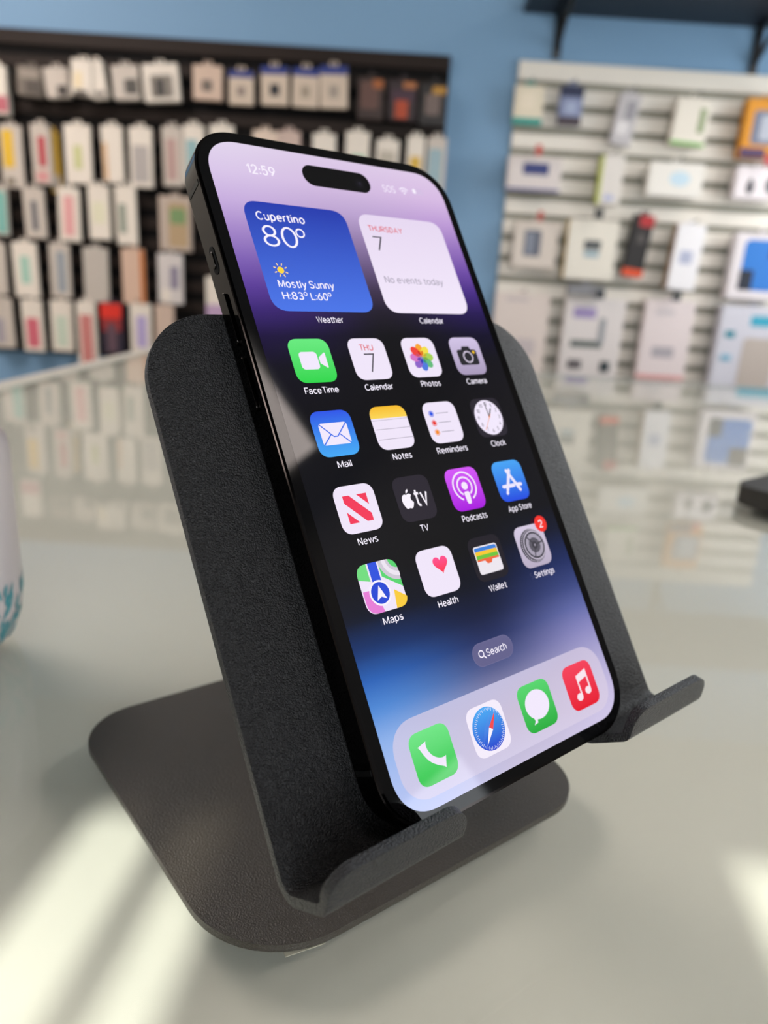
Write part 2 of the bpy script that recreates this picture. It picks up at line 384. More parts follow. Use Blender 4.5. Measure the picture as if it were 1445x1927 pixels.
D4 = [
 ('white box cut by the left picture edge below the teal one', -30, 456, 10, 554, W3, [], {}),
 ('white box with a mint teal sheet', 26, 456, 71, 560, W2, [(.3, .25, .7, .75, '9bbfae')], {}),
 ('white box with a grey blue sheet', 94, 458, 131, 561, W3, [(.35, .15, .8, .9, '8d9499')], {}),
 ('plain grey beige box', 157, 466, 203, 570, 'b3aba1', [], {}),
 ('beige box with an orange brown right edge', 230, 468, 272, 573, 'c7a995', [(.82, .02, 1, .98, 'b5651f')], {}),
 ('white box with a dark lilac sketch, right end of its row', 297, 477, 343, 573, 'c6bfbb', [(.5, .25, .85, .7, '80798a'), (.15, .7, .5, .95, W2)], {}),
 ('white box with a lilac foot half hidden behind the phone', 389, 521, 431, 625, W2, [(0, .5, 1, 1, 'b095b3')], {})]
D5 = [
 ('grey white box cut by the left picture edge in the bottom row', -16, 561, 25, 655, W3, [(.2, .4, .6, .9, '9b949b')], {}),
 ('white box with a rose red lower sheet', 43, 564, 81, 662, W2, [(.2, .35, .8, .92, 'c2606e')], {}),
 ('white box with a pale mint sheet', 96, 566, 136, 662, W2, [(.25, .3, .75, .9, 'b9c6b4')], {}),
 ('long white box with red bars hanging below the board edge', 146, 568, 181, 689, W2, [(.2, .2, .45, .95, 'b5444a'), (.55, .2, .8, .95, 'b5444a')], dict(off=.07)),
 ('box with a bright red top fading to dark navy', 190, 569, 231, 668, '2b2433', [(.02, .02, .98, .3, 'd02f22'), (.06, .3, .94, .55, '8e2a2a'), (.3, .4, .7, .95, '5c4650')], dict(th=.024)),
 ('white box with a lavender sheet', 245, 571, 284, 664, W2, [(.3, .25, .8, .9, 'a79ac2')], {}),
 ('plain beige box, right end of the bottom row beside the stand', 292, 574, 327, 660, 'bfa999', [], {})]
for g, rows in ((G2, D2), (G3, D3), (G4, D4), (G5, D5)):
    for lb, a, b, c, d, col, pr, kw in rows: slim(g, lb, a, b, c, d, col, pr, **kw)

def wbox(name, label, group, *a, **k): pack(name, label, 'box', group, *a, board='W', th=k.pop('th', .035), off=k.pop('off', .04), **k)
H1, H2, H3, H4 = ('boxes in the %s row of the white board' % k for k in ('top', 'second', 'third', 'bottom'))
wbox('accessory_card', 'cream card with teal foot at the top left of the white slatwall', H1, 967, 160, 1022, 236, 'd8cdb6', [(0, .82, 1, 1, '1f8f84'), (.2, .2, .7, .6, 'e0d3bd')], th=.012, tab='1f8f84')
wbox('accessory_card', 'card with navy top and lilac blue middle in the top row', H1, 1052, 161, 1096, 237, '7d86a6', [(0, 0, 1, .28, '1b2444'), (0, .78, 1, 1, '3c3038'), (.25, .4, .75, .7, '98a2bd')], th=.016)
wbox('blister_pack', 'clear grey blister pack hanging crooked in the top row', H1, 1152, 174, 1192, 274, 'b6b2b4', [(.4, .15, .85, .5, '8f8d92'), (.1, .55, .7, .8, 'd6d2d2')], th=.025, roll=7)
wbox('charger_box', 'white box with a bright green foot and green print in the top row', H1, 1266, 184, 1332, 274, 'dcd5c8', [(0, .93, 1, 1, '6bb24a'), (.7, .2, .88, .72, '8c9a72')], roll=3, th=.04)
wbox('accessory_box', 'orange box with a grey picture window at the right edge', H1, 1400, 186, 1475, 298, 'd18a14', [(.2, .2, .95, .78, '6c7386'), (.4, .28, .85, .7, 'a9adb8'), (.0, .84, .65, 1, '4a3358')], th=.045)
wbox('adapter_box', 'wide white box with navy label and navy foot in the second row', H2, 955, 295, 1056, 360, 'cfc6c2', [(.28, .18, .76, .52, '28346f'), (0, .93, 1, 1, '434a86')], th=.04, tagc=('c2473c', 'red', .02))
wbox('cable_box', 'tall white box with lime side in the second row', H2, 1127, 292, 1171, 386, 'd3cdc6', [(0, .0, .12, 1, 'b3ba5c'), (.3, .8, .7, .92, 'a9aecb')], th=.04, sides='a9b24e')
wbox('cable_box', 'wide white box with a pale blue oval in the second row', H2, 1220, 306, 1323, 371, 'dedad2', [(.38, .25, .76, .68, 'b9d0dc', 'oval')], th=.045)
wbox('speaker_box', 'white box with a black drop shape at the right edge of the second row', H2, 1384, 314, 1472, 376, 'dcd4d6', [(.22, .36, .42, .85, '2a2d33', 'drop'), (.65, .3, .9, .8, '474a50', 'oval')], th=.045, tagc=('c03a4a', 'crimson', .022))
wbox('case_box', 'beige box with a slate phone picture in the third row', H3, 966, 417, 1048, 506, 'cbc0b5', [(.24, .18, .62, .74, '565a68'), (.3, .24, .45, .7, '7d8390')], th=.03, tagc=('b04038', 'brick red', .018))
wbox('clock_box', 'cream box with a small dark screen picture and yellow side in the third row', H3, 1066, 413, 1159, 528, 'd9d3c6', [(.34, .34, .68, .5, '4d5152'), (.36, .52, .66, .62, '8fa6b0')], th=.045, sides='c2a23c', tagc=('2b2d2c', 'black', .03))
wbox('car_charger_package', 'black package with red top and orange foot hanging crooked in the third row', H3, 1177, 404, 1216, 522, '1b1716', [(.3, .0, 1, .18, 'a8262a'), (0, .87, 1, 1, 'd2491f'), (.35, .3, .7, .45, '4c4644')], th=.03, roll=5)
wbox('cable_box', 'tall bright white box with brown left side in the third row', H3, 1263, 422, 1316, 547, 'e2e0e2', [(.25, .4, .7, .6, 'a9aec4')], th=.05, roll=2, sides='9c7c5c')
wbox('speaker_box', 'white box with a vivid blue picture at the right edge of the third row', H3, 1376, 440, 1485, 566, 'd7d0d2', [(.17, .1, .95, .86, '1d6fc0'), (.16, .55, .4, .86, '141c2c'), (.62, .06, .95, .38, '2b1d22')], th=.05)
wbox('tablet_case_box', 'large pale pink white box half hidden behind the stand', H4, 926, 552, 1028, 706, 'd3c6be', [(.2, .05, .6, .1, 'bfb4b2'), (.45, .55, .8, .75, 'bdb2b2')], th=.03)
wbox('phone_stand_box', 'white box with purple lettering block and dark desk stand picture', H4, 1057, 562, 1169, 712, 'd2cbc8', [(.14, .12, .52, .25, '9384b0'), (.15, .53, .68, .62, '5c6460'), (.6, .24, .7, .56, '8f9296'), (.15, .78, .38, .9, '5f5a5c'), (.7, .78, .86, .92, '2f3a3e')], th=.04, tagc=('2f3438', 'charcoal', .03))
wbox('tablet_case_box', 'pinkish white box with a grey stand sketch and pink foot', H4, 1206, 566, 1298, 716, 'd6cac9', [(.25, .58, .7, .72, 'a39da2'), (.2, .12, .6, .18, 'c3bbbd'), (0, .94, 1, 1, 'd39a98')], th=.04, tagc=('34383a', 'dark grey', .03))
wbox('headset_box', 'pale grey box with a teal header at the right edge of the bottom row', H4, 1345, 578, 1470, 745, 'c3c2cb', [(.45, .1, 1, .22, '2d9ab5'), (.1, .28, .25, .36, '2f7f90'), (.4, .35, .9, .9, 'b0a59c'), (.1, .55, .25, .62, '6fa4bd')], th=.05)
# grey item hanging behind the cream box
pack('cable_box', 'flat grey box hanging below the cream box of the third row', 'box', H3, 1068, 537, 1137, 556, '7c7c80', [], th=.02, off=.09, board='W', hook=False)

# ---------------------------------------------------------------- glass counter
ctr = thing('display_counter', 'long glass topped shop counter under the phone stand', 'counter', Matrix.Translation((0, 0, 0)))
gm = glassmat('counter_glass', (.984, .99, .979), 1.5)
under = mat('white_underlay_board', 'c6c5bb', .6, .3, var=.02, vscale=5)
alum = mat('aluminium_trim', 'd3cdc2', .35, .5, metal=.3)
def poly_prism(p, z0, z1): return prism(p, z0, z1)
cp = [(-.478, -.13), (1.5, -.13), (1.5, 1.555), (-.512, 1.58)]
frombm('glass_top', poly_prism(cp, CT-.008, CT), gm, ctr, smooth=False, label='clear greenish glass pane')
frombm('underlay', poly_prism([(cp[0][0]+.004, -.126), (1.496, -.126), (1.496, 1.551), (cp[3][0]+.004, 1.576)], CT-.022, CT-.0085), under, ctr, smooth=False, label='white board right beneath the glass')
frombm('side_trim', poly_prism([(-.492, -.13), (-.4784, -.13), (-.5124, 1.58), (-.526, 1.58)], CT-.02, CT+.004), alum, ctr, smooth=False)
frombm('back_trim', poly_prism([(-.512, 1.5805), (1.5, 1.5555), (1.5, 1.57), (-.512, 1.595)], CT-.02, CT+.001), mat('aluminium_dull', '9a9c96', .4, .5, metal=.5), ctr, smooth=False)
frombm('cabinet', boxbm(-.46, 1.48, -.1, 1.53, .0005, CT-.0225), mat('cabinet_laminate', '8d8f8c', .5), ctr, smooth=False)

# ---------------------------------------------------------------- phone stand
TB = .0026
PH = Matrix((( .7792762, -.3542803, .5169276, .0081701), (.6263616, .4140029, -.6605095, .1688081), (.0199960, .8385029, .5445301, CT+.1112099), (0, 0, 0, 1)))   # phone screen centre frame
mm = .001
th = R(38.2)
MB = Matrix.Translation((.1102*math.cos(th)-.162*math.sin(th), .1102*math.sin(th)+.162*math.cos(th), CT)) @ Matrix.Rotation(th, 4, 'Z')
stand = thing('phone_stand', 'black textured metal phone stand with square base and two front hooks on the glass counter', 'phone stand', MB)
toS = MB.inverted() @ PH
coat = mat('black_powder_coat', '161618', .36, .42, bump=1., bscale=2600, bdist=.001)
base_m = mat('base_coat_warm_sheen', '2b261e', .42, .7, bump=.6, bscale=2300, bdist=.0005)  # black coat tinted brown, holds the warm light reflected by the base
rub = mat('black_rubber', '0e0e0e', .8, .2)
def rpoly(corners, n=12):
    pts = []; m = len(corners)
    for i, (x, y, r) in enumerate(corners):
        p = Vector((x, y)); a = (Vector(corners[i-1][:2])-p).normalized(); b = (Vector(corners[(i+1) % m][:2])-p).normalized()
        h = a.angle(b)/2; c = p+(a+b).normalized()*(r/math.sin(h)); t0 = p+a*(r/math.tan(h))-c; t1 = p+b*(r/math.tan(h))-c
        a0 = math.atan2(t0.y, t0.x); d = (math.atan2(t1.y, t1.x)-a0+math.pi) % (2*math.pi)-math.pi
        pts += [(c.x+r*math.cos(a0+d*k/n), c.y+r*math.sin(a0+d*k/n)) for k in range(n+1)]
    return pts
frombm('base_plate', prism(rpoly([(-.0583, -.0569, .026), (.0603, -.0587, .018), (.0603, .058, .018), (-.0618, .0579, .018)]), .0006, TB, .0004, 2), base_m, stand)
for sx in (-1, 1):
    for sy in (-1, 1):
        frombm('rubber_foot', prism([(sx*.046+.007*math.cos(i*R(15)), sy*.0435+.007*math.sin(i*R(15))) for i in range(24)], 0, .0006), rub, stand)
# bent sheet: profile in the phone's (Y, Z) plane, arc length from the top edge
XL_, XR_ = -59.2, 58.3
NI, NO = (-27.5, 27.0), None
prof = [(37.0, -7.9), (-77.4, -7.9)]
for i in range(1, 9):
    a = R(90*i/8); prof.append((-77.4-3*math.sin(a), -7.9+3*(1-math.cos(a))))
prof.append((-80.4, 4.6))
ua = R(50)
for i in range(1, 9):                                   # second bend, radius 1.5, turns up and outward
    a = ua*i/8; prof.append((-80.4+1.5*(1-math.cos(a)), 4.6+1.5*math.sin(a)))
e = prof[-1]; prof.append((e[0]+6.6*math.sin(ua), e[1]+6.6*math.cos(ua)))
cum = [0]
for i in range(1, len(prof)): cum.append(cum[-1]+math.hypot(prof[i][0]-prof[i-1][0], prof[i][1]-prof[i-1][1]))
def onprof(s):
    for i in range(len(prof)-1):
        if s <= cum[i+1]+1e-9:
            k = (s-cum[i])/(cum[i+1]-cum[i]); return tuple(prof[i][j]+(prof[i+1][j]-prof[i][j])*k for j in (0, 1))
    return prof[-1]
S_END = cum[-1]; S_NOTCH = cum[1]-1.5
def sheet(name, rows, nx):
    """rows: list of (s, x0, x1) -> bent sheet with thickness"""
    bm = bmesh.new(); g = []
    for s, x0, x1 in rows:
        y, z = onprof(s)
        g.append([bm.verts.new((mm*(x0+(x1-x0)*i/nx), mm*y, mm*z)) for i in range(nx+1)])
    for i in range(len(g)-1):
        for j in range(nx): bm.faces.new((g[i][j], g[i+1][j], g[i+1][j+1], g[i][j+1]))
    bm.transform(toS)
    me = bpy.data.meshes.new(name); bm.to_mesh(me); bm.free()
    o = link(name, me, coat, stand)
    so = o.modifiers.new('thickness', 'SOLIDIFY'); so.thickness = .0022; so.offset = -1
    be = o.modifiers.new('edges', 'BEVEL'); be.width = .00045; be.segments = 2; be.limit_method = 'ANGLE'; be.angle_limit = R(50)
    shade(me, 40)
    return o
rt = 17.0
rows = []
for i in range(17):
    a = R(90*i/16); t = rt*(1-math.cos(a)); w = rt-math.sqrt(max(0, rt*rt-(rt-t)**2))
    rows.append((t, XL_+w, XR_-w))
for s in (40, 60, 80, 100, S_NOTCH): rows.append((s, XL_, XR_))
sheet('backrest', rows, 24)
def hook(x0, x1):
    r = 5.0
    ss = sorted({S_NOTCH, *cum[2:-1], *[S_END-r+r*math.sin(R(90*i/8)) for i in range(9)]})
    rows = []
    for s in ss:
        d = max(0, s-(S_END-r)); w = r-math.sqrt(max(0, r*r-d*d))
        rows.append((s, x0+w, x1-w))
    return sheet('front_hook', rows, 10)
hook(XL_, -27.5); hook(26.5, XR_)
# support arm from the base up to the back of the backrest
pb = toS @ Vector((0, -.02, -.0099)); 
arm = []
A0 = Vector((0, .02, TB)); A1 = Vector((0, .045, TB+.002)); 
nrm = (toS.to_3x3() @ Vector((0, 0, 1))).normalized(); upv = (toS.to_3x3() @ Vector((0, 1, 0))).normalized()
P1 = toS @ Vector((0, .012, -.0110)); P0 = toS @ Vector((0, -.035, -.0110))
path = [Vector((0, -.03, TB+.001)), Vector((0, .028, TB+.001)), Vector((0, .034, TB+.0035)), Vector((0, .036, TB+.009))]
path += [Vector((0, P0.y+.012, P0.z+.002)), Vector((0, P0.y+.003, P0.z+.006)), Vector((0, P0.y, P0.z+.011)) + upv*.002, Vector((0, P1.y, P1.z))]
bm = bmesh.new(); g = []
for p in path: g.append([bm.verts.new((x, p.y, p.z)) for x in (-.004, .004, .012, .02)])
for i in range(len(g)-1):
    for j in range(3): bm.faces.new((g[i][j], g[i+1][j], g[i+1][j+1], g[i][j+1]))
arm_o = frombm('support_arm', bm, coat, stand)
sm = arm_o.modifiers.new('thickness', 'SOLIDIFY'); sm.thickness = .002; sm.offset = 0

# ---------------------------------------------------------------- smartphone
OFF = Vector((0, .08035, .00785))          # local origin at the bottom of the back
MP = PH @ Matrix.Translation(-OFF)
phone = thing('smartphone', 'large black smartphone with lit home screen leaning on the black stand', 'phone', MP)
TO = Matrix.Translation(OFF)
steel = mat('polished_black_steel', '2c2928', .09, .5, metal=1.0)
backg = mat('black_back_glass', '121113', .3, .5)
bez = attrmat('display_pixels', rough=.03, spec=.26)
frontg = mat('black_front_glass', '050506', .05, .22)
PW, PHH, CR = .0388, .08035, .0126
frombm('side_frame', prism(rrect(-PW, PW, -PHH, PHH, CR, 16, 2.15), -.0073, -.0006, .0005, 2), steel, phone, M=TO)
frombm('back_glass', prism(rrect(-PW+.0006, PW-.0006, -PHH+.0006, PHH-.0006, CR-.0006, 16, 2.15), -.00785, -.0073), backg, phone, M=TO)
frombm('front_glass', prism(rrect(-PW+.0007, PW-.0007, -PHH+.0007, PHH-.0007, CR-.0007, 16, 2.15), -.0006, .0, .0003, 2), frontg, phone, M=TO)
def side_button(name, y, h, w=.0018, deep=.0006, m=steel, x=-1):
    b = prism(rrect(-w/2, w/2, -h/2, h/2, w*.48, 5), 0, deep, .0001, 1)
    Mx = Matrix(((0, 0, x, x*PW), (0, 1, 0, y), (1, 0, 0, -.0040), (0, 0, 0, 1)))
    frombm(name, b, m, phone, M=TO @ Mx)
side_button('mute_switch', .0480, .0066, .0022, .0002, rub)
side_button('mute_switch', .0480, .0040, .0012, .0005)
side_button('volume_button', .0335, .0125); side_button('volume_button', .0180, .0125)
side_button('power_button', .0260, .0200, x=1)
ant = mat('antenna_band', '090909', .35, .4)
for x in (-1, 1):
    for y in (.066, -.066):
        frombm('antenna_band', boxbm(x*PW-.00012, x*PW+.00012, y-.0006, y+.0006, -.0068, -.0011), ant, phone, smooth=False, M=TO)
frombm('charging_port', prism(rrect(-.0042, .0042, -.0013, .0013, .00125, 6), 0, .00012), rub, phone, M=TO @ Matrix(((1, 0, 0, 0), (0, 0, -1, -PHH), (0, 1, 0, -.0039), (0, 0, 0, 1))))

# ---- picture on the display, in points: x right 0..430, y down 0..932
PT = 25.4/460*3*mm
def pp(x, y, z): return Vector(((x-215)*PT, (466-y)*PT, z)) + OFF
def mixc(a, b, t): return tuple(a[i]+(b[i]-a[i])*t for i in range(3))
def _arc(cx, cy, rx, ry, a0, a1, n=16): return [(cx+rx*math.cos(R(a0+(a1-a0)*i/n)), cy+ry*math.sin(R(a0+(a1-a0)*i/n))) for i in range(n+1)]
def _el(cx, cy, rx, ry): return _arc(cx, cy, rx, ry, 0, 360, 28)
GLYPH = {
 'a': [_arc(.27, .49, .20, .21, 155, 0)+[(.47, .05)], [(.47, .41), (.27, .40)]+_arc(.23, .225, .18, .175, 90, 270)+[(.33, .07), (.47, .2)]],
 'b': [[(.05, .95), (.05, .05)], _el(.28, .375, .23, .325)], 'c': [_arc(.3, .375, .25, .325, 45, 315)],
 'd': [[(.51, .95), (.51, .05)], _el(.28, .375, .23, .325)], 'e': [[(.06, .39), (.53, .39)]+_arc(.29, .375, .24, .325, 5, 318)],
 'f': [[(.42, .94)]+_arc(.32, .78, .15, .16, 90, 180)+[(.17, .05)], [(.03, .68), (.38, .68)]],
 'g': [_el(.28, .375, .23, .325), [(.51, .70), (.51, .0)]+_arc(.28, .0, .23, .21, 0, -150)],
 'h': [[(.05, .95), (.05, .05)], _arc(.26, .46, .21, .24, 180, 0)+[(.47, .05)]], 'i': [[(.05, .70), (.05, .05)], [(.05, .95), (.05, .83)]],
 'k': [[(.05, .95), (.05, .05)], [(.42, .70), (.06, .32)], [(.2, .45), (.45, .05)]], 'l': [[(.05, .95), (.05, .05)]],
 'm': [[(.05, .70), (.05, .05)], _arc(.23, .48, .18, .22, 180, 0)+[(.41, .05)], _arc(.59, .48, .18, .22, 180, 0)+[(.77, .05)]],
 'n': [[(.05, .70), (.05, .05)], _arc(.26, .46, .21, .24, 180, 0)+[(.47, .05)]], 'o': [_el(.3, .375, .25, .325)],
 'p': [[(.05, .70), (.05, -.22)], _el(.28, .375, .23, .325)], 'r': [[(.05, .70), (.05, .05)], _arc(.25, .46, .2, .24, 180, 75)],
 's': [_arc(.24, .54, .17, .16, 30, 270)+_arc(.24, .215, .19, .165, 90, -150)[1:]],
 't': [[(.18, .88), (.18, .2)]+_arc(.3, .19, .12, .14, 180, 270)+[(.37, .05)], [(.03, .68), (.38, .68)]],
 'u': [[(.05, .70), (.05, .29)]+_arc(.26, .29, .21, .24, 180, 360)+[(.47, .70)], [(.47, .70), (.47, .05)]],
 'v': [[(.03, .70), (.26, .06), (.49, .70)]], 'w': [[(.03, .70), (.2, .06), (.39, .67), (.58, .06), (.75, .70)]],
 'y': [[(.03, .70), (.27, .07)], [(.51, .70), (.25, .02), (.2, -.12), (.13, -.19), (.04, -.2)]],
 'A': [[(.03, .05), (.35, .95), (.67, .05)], [(.15, .34), (.55, .34)]], 'C': [_arc(.42, .5, .36, .45, 48, 312)],
 'D': [[(.06, .05), (.06, .95), (.28, .95)]+_arc(.28, .5, .35, .45, 90, -90)+[(.06, .05)]],
 'F': [[(.54, .95), (.06, .95), (.06, .05)], [(.06, .51), (.48, .51)]], 'H': [[(.06, .95), (.06, .05)], [(.6, .95), (.6, .05)], [(.06, .51), (.6, .51)]],
 'L': [[(.06, .95), (.06, .05), (.5, .05)]], 'M': [[(.06, .05), (.06, .95)], [(.06, .95), (.4, .14), (.74, .95)], [(.74, .95), (.74, .05)]],
 'N': [[(.06, .05), (.06, .95)], [(.06, .95), (.6, .05)], [(.6, .05), (.6, .95)]], 'O': [_el(.43, .5, .37, .45)],
 'P': [[(.06, .05), (.06, .95), (.31, .95)]+_arc(.31, .71, .24, .24, 90, -90)+[(.06, .47)]],
 'R': [[(.06, .05), (.06, .95), (.31, .95)]+_arc(.31, .71, .24, .24, 90, -90)+[(.06, .47)], [(.33, .47), (.57, .05)]],
 'S': [_arc(.31, .725, .23, .225, 25, 270)+_arc(.31, .275, .26, .225, 90, -155)[1:]], 'T': [[(.03, .95), (.6, .95)], [(.315, .95), (.315, .05)]],
 'U': [[(.06, .95), (.06, .33)]+_arc(.32, .33, .26, .28, 180, 360)+[(.58, .95)]], 'V': [[(.03, .95), (.34, .06), (.65, .95)]],
 'W': [[(.03, .95), (.25, .06), (.47, .92), (.69, .06), (.91, .95)]], 'Y': [[(.03, .95), (.32, .48), (.61, .95)], [(.32, .48), (.32, .05)]],
 '0': [_el(.3, .5, .25, .45)], '1': [[(.08, .74), (.28, .94), (.28, .05)]], '2': [_arc(.29, .69, .22, .26, 165, -25)+[(.07, .05), (.53, .05)]],
 '3': [_arc(.28, .725, .21, .225, 150, -90)+_arc(.28, .275, .24, .225, 90, -152)[1:]], '4': [[(.42, .05), (.42, .95), (.05, .27), (.56, .27)]],
 '5': [[(.5, .95), (.14, .95), (.1, .52)]+_arc(.28, .34, .24, .29, 125, -150)], '6': [_el(.3, .33, .24, .28), [(.42, .95), (.2, .66), (.075, .4)]],
 '7': [[(.05, .95), (.53, .95), (.2, .05)]], '8': [_el(.3, .73, .2, .22), _el(.3, .28, .24, .23)], '9': [_el(.3, .67, .24, .28), [(.525, .6), (.4, .34), (.18, .05)]],
 ':': [[(.06, .66), (.06, .52)], [(.06, .2), (.06, .06)]]}
KERN = {'r': -.02, 't': .03, 'f': .0, 'v': .05, 'w': .05, 'y': .05, 'V': .02, 'k': .04, 'c': .07, 'T': .02, 'F': -.02, 'L': .06, 'W': .02, 'P': .05, 's': .08, '7': .05}
class Pic:
    """flat coloured shapes of one on-screen item, gathered into one mesh"""
    def __init__(s, z=.00004): s.v = []; s.f = []; s.c = []; s.z = z
    def _col(s, col, pts):
        if isinstance(col, tuple) and len(col) == 2 and isinstance(col[0], str):
            a, b = lin(col[0]), lin(col[1]); ys = [p[1] for p in pts]; y0, y1 = min(ys), max(ys)
            return [mixc(a, b, (p[1]-y0)/max(1e-6, y1-y0)) for p in pts]
        return [lin(col)]*len(pts)
    def poly(s, pts, col, lift=True):
        if lift: s.z += .000012
        n = len(s.v); s.v += [pp(x, y, s.z) for x, y in pts]; s.f.append(list(range(n, n+len(pts)))); s.c.append(s._col(col, pts))
    def mesh(s, verts, faces, col):
        s.z += .000012
        n = len(s.v); s.v += [pp(x, y, s.z) for x, y in verts]
        for f in faces: s.f.append([n+i for i in f]); s.c.append([lin(col)]*len(f))
    def rr(s, x0, x1, y0, y1, r, col, p=2.0, n=8): s.poly(rrect(x0, x1, y0, y1, r, n, p), col)
    def disc(s, x, y, r, col, ry=None, n=32): s.poly([(x+r*math.cos(2*math.pi*i/n), y+(ry or r)*math.sin(2*math.pi*i/n)) for i in range(n)], col)
    def ring(s, x, y, r0, r1, col, a0=0, a1=360, n=40):
        m = max(3, int(n*abs(a1-a0)/360)); vs = []; fs = []
        for i in range(m+1):
            a = R(a0+(a1-a0)*i/m); vs += [(x+r0*math.cos(a), y+r0*math.sin(a)), (x+r1*math.cos(a), y+r1*math.sin(a))]
        for i in range(m): fs.append((2*i, 2*i+1, 2*i+3, 2*i+2))
        s.mesh(vs, fs, col)
    def bar(s, x0, y0, x1, y1, w, col, round=True):
        dx, dy = x1-x0, y1-y0; l = math.hypot(dx, dy); ux, uy = dx/l, dy/l; nx, ny = -uy*w/2, ux*w/2; pts = []
        if round:
            b = math.atan2(uy, ux)
            for i in range(7): a = b-math.pi/2+math.pi*i/6; pts.append((x1+w/2*math.cos(a), y1+w/2*math.sin(a)))
            for i in range(7): a = b+math.pi/2+math.pi*i/6; pts.append((x0+w/2*math.cos(a), y0+w/2*math.sin(a)))
        else: pts = [(x0+nx, y0+ny), (x1+nx, y1+ny), (x1-nx, y1-ny), (x0-nx, y0-ny)]
        s.poly(pts, col)
    def text(s, t, x0, x1, base, cap, col, w=.13):
        """monoline lettering fitted between x0 and x1, capital height cap, baseline y=base, stroke w of the cap height"""
        strokes, pen = [], 0.
        for ch in t:
            if ch == ' ': pen += .3; continue
            g = GLYPH[ch]; xs = [p[0] for st in g for p in st]; lo, hi = min(xs), max(xs)
            strokes += [[(x-lo+pen+w/2, y) for x, y in st] for st in g]
            pen += hi-lo+w+KERN.get(ch, .1)
        k = (x1-x0)/(pen-KERN.get(t[-1], .1)); vs, fs = [], []
        for st in strokes:
            n0 = len(vs); n = len(st)
            closed = n > 3 and math.dist(st[0], st[-1]) < 1e-6
            for i, (x, y) in enumerate(st):
                a = st[i-1] if i else (st[-2] if closed else None); b = st[i+1] if i < n-1 else (st[1] if closed else None)
                def nn(p, q):
                    l = math.dist(p, q) or 1; return (-(q[1]-p[1])/l, (q[0]-p[0])/l)
                n1 = nn(a, (x, y)) if a else nn((x, y), b); n2 = nn((x, y), b) if b else n1
                mx, my = n1[0]+n2[0], n1[1]+n2[1]; l = math.hypot(mx, my) or 1; mx, my = mx/l, my/l
                m = min(1.9, 1/max(.2, mx*n1[0]+my*n1[1]))*w/2
                vs += [(x0+(x+mx*m)*k, base-(y+my*m)*cap), (x0+(x-mx*m)*k, base-(y-my*m)*cap)]
            for i in range(n-1): fs.append((n0+2*i, n0+2*i+1, n0+2*i+3, n0+2*i+2))
        s.mesh(vs, fs, col)
    def build(s, name, parent, label=None):
        me = bpy.data.meshes.new(name); me.from_pydata([tuple(v) for v in s.v], [], s.f); me.update()
        for p in me.polygons:
            pass
        at_ = me.color_attributes.new('picture', 'FLOAT_COLOR', 'CORNER'); k = 0
        flat = []
        for cl in s.c:
            for c in cl: flat += [*c, 1]
        at_.data.foreach_set('color', flat)
        o = link(name, me, bez, parent, label)
        bm = bmesh.new(); bm.from_mesh(me)
        n0 = (Vector((0, 0, 1)))
        for f in bm.faces:
            if f.normal.z < 0: f.normal_flip()
        bm.to_mesh(me); bm.free()
        return o

# wallpaper
WALL = {  # x -> list of (y, colour)
 0: [(0, 'dccfe6'), (50, 'd3c0e2'), (95, 'c2a9d8'), (140, 'a184c4'), (185, '7d5fb0'), (225, '5a3c96'), (262, '3a2470'), (300, '1d123c'), (345, '110f1c'), (420, '0f0e14'), (640, '0d0e14'), (690, '0e1424'), (730, '17356e'), (765, '2c62b4'), (800, '5088d2'), (840, '8fb0e6'), (890, 'a9bbea'), (932, 'b9c3ec')],
 215: [(0, 'd6c4e0'), (50, 'cdb6da'), (95, 'b79fcb'), (140, '917ba8'), (185, '695780'), (225, '40344e'), (262, '211c2a'), (300, '121116'), (345, '100f13'), (420, '0f0e12'), (640, '0d0e12'), (690, '0d1120'), (730, '141c3c'), (765, '25305e'), (800, '4c5484'), (840, '8a88ae'), (890, 'b4acca'), (932, 'c4bcd8')],
 430: [(0, 'd9c4e2'), (50, 'd0b4dc'), (95, 'b896d0'), (140, '9370ba'), (185, '6c4aa2'), (225, '452a80'), (262, '261852'), (300, '14102a'), (345, '100f18'), (420, '0f0e14'), (600, '0d0e16'), (640, '10162c'), (690, '1c2a5c'), (730, '38447c'), (765, '6068a4'), (800, '8886bc'), (840, 'a8a2cc'), (890, 'c0b6da'), (932, 'ccc2e2')]}
def wcol(x, y):
    def col(k):
        st = WALL[k]
        for (a, ca), (b, cb) in zip(st, st[1:]):
            if y <= b: return mixc(lin(ca), lin(cb), max(0, (y-a)/(b-a)))
        return lin(st[-1][1])
    if x <= 215: t = x/215; t = t*t*(3-2*t); return mixc(col(0), col(215), t)
    t = (x-215)/215; t = t*t*(3-2*t); return mixc(col(215), col(430), t)
def screen_mesh():
    ys = sorted({*[55*(1-math.cos(R(90*i/14))) for i in range(15)], *[932-55*(1-math.cos(R(90*i/14))) for i in range(15)], *[55+822*i/80 for i in range(81)]})
    nx = 30; rows = []
    for y in ys:
        d = max(0, 55-y, y-877); w = 55-(max(0, 55**2.3-d**2.3))**(1/2.3)
        rows.append([(w+(430-2*w)*i/nx, y) for i in range(nx+1)])
    v = []; f = []; c = []
    for r in rows: v += [pp(x, y, .00002) for x, y in r]
    m = nx+1
    for i in range(len(rows)-1):
        for j in range(nx):
            q = (i*m+j, (i+1)*m+j, (i+1)*m+j+1, i*m+j+1)
            f.append(q); c += [[*wcol(*rows[a//m][a % m]), 1] for a in q]
    me = bpy.data.meshes.new('screen'); me.from_pydata([tuple(x) for x in v], [], f); me.update()
    a = me.color_attributes.new('picture', 'FLOAT_COLOR', 'CORNER'); a.data.foreach_set('color', [k for x in c for k in x])
    return link('screen', me, bez, phone, 'lit display with a lilac to black to blue wallpaper')
screen = screen_mesh()
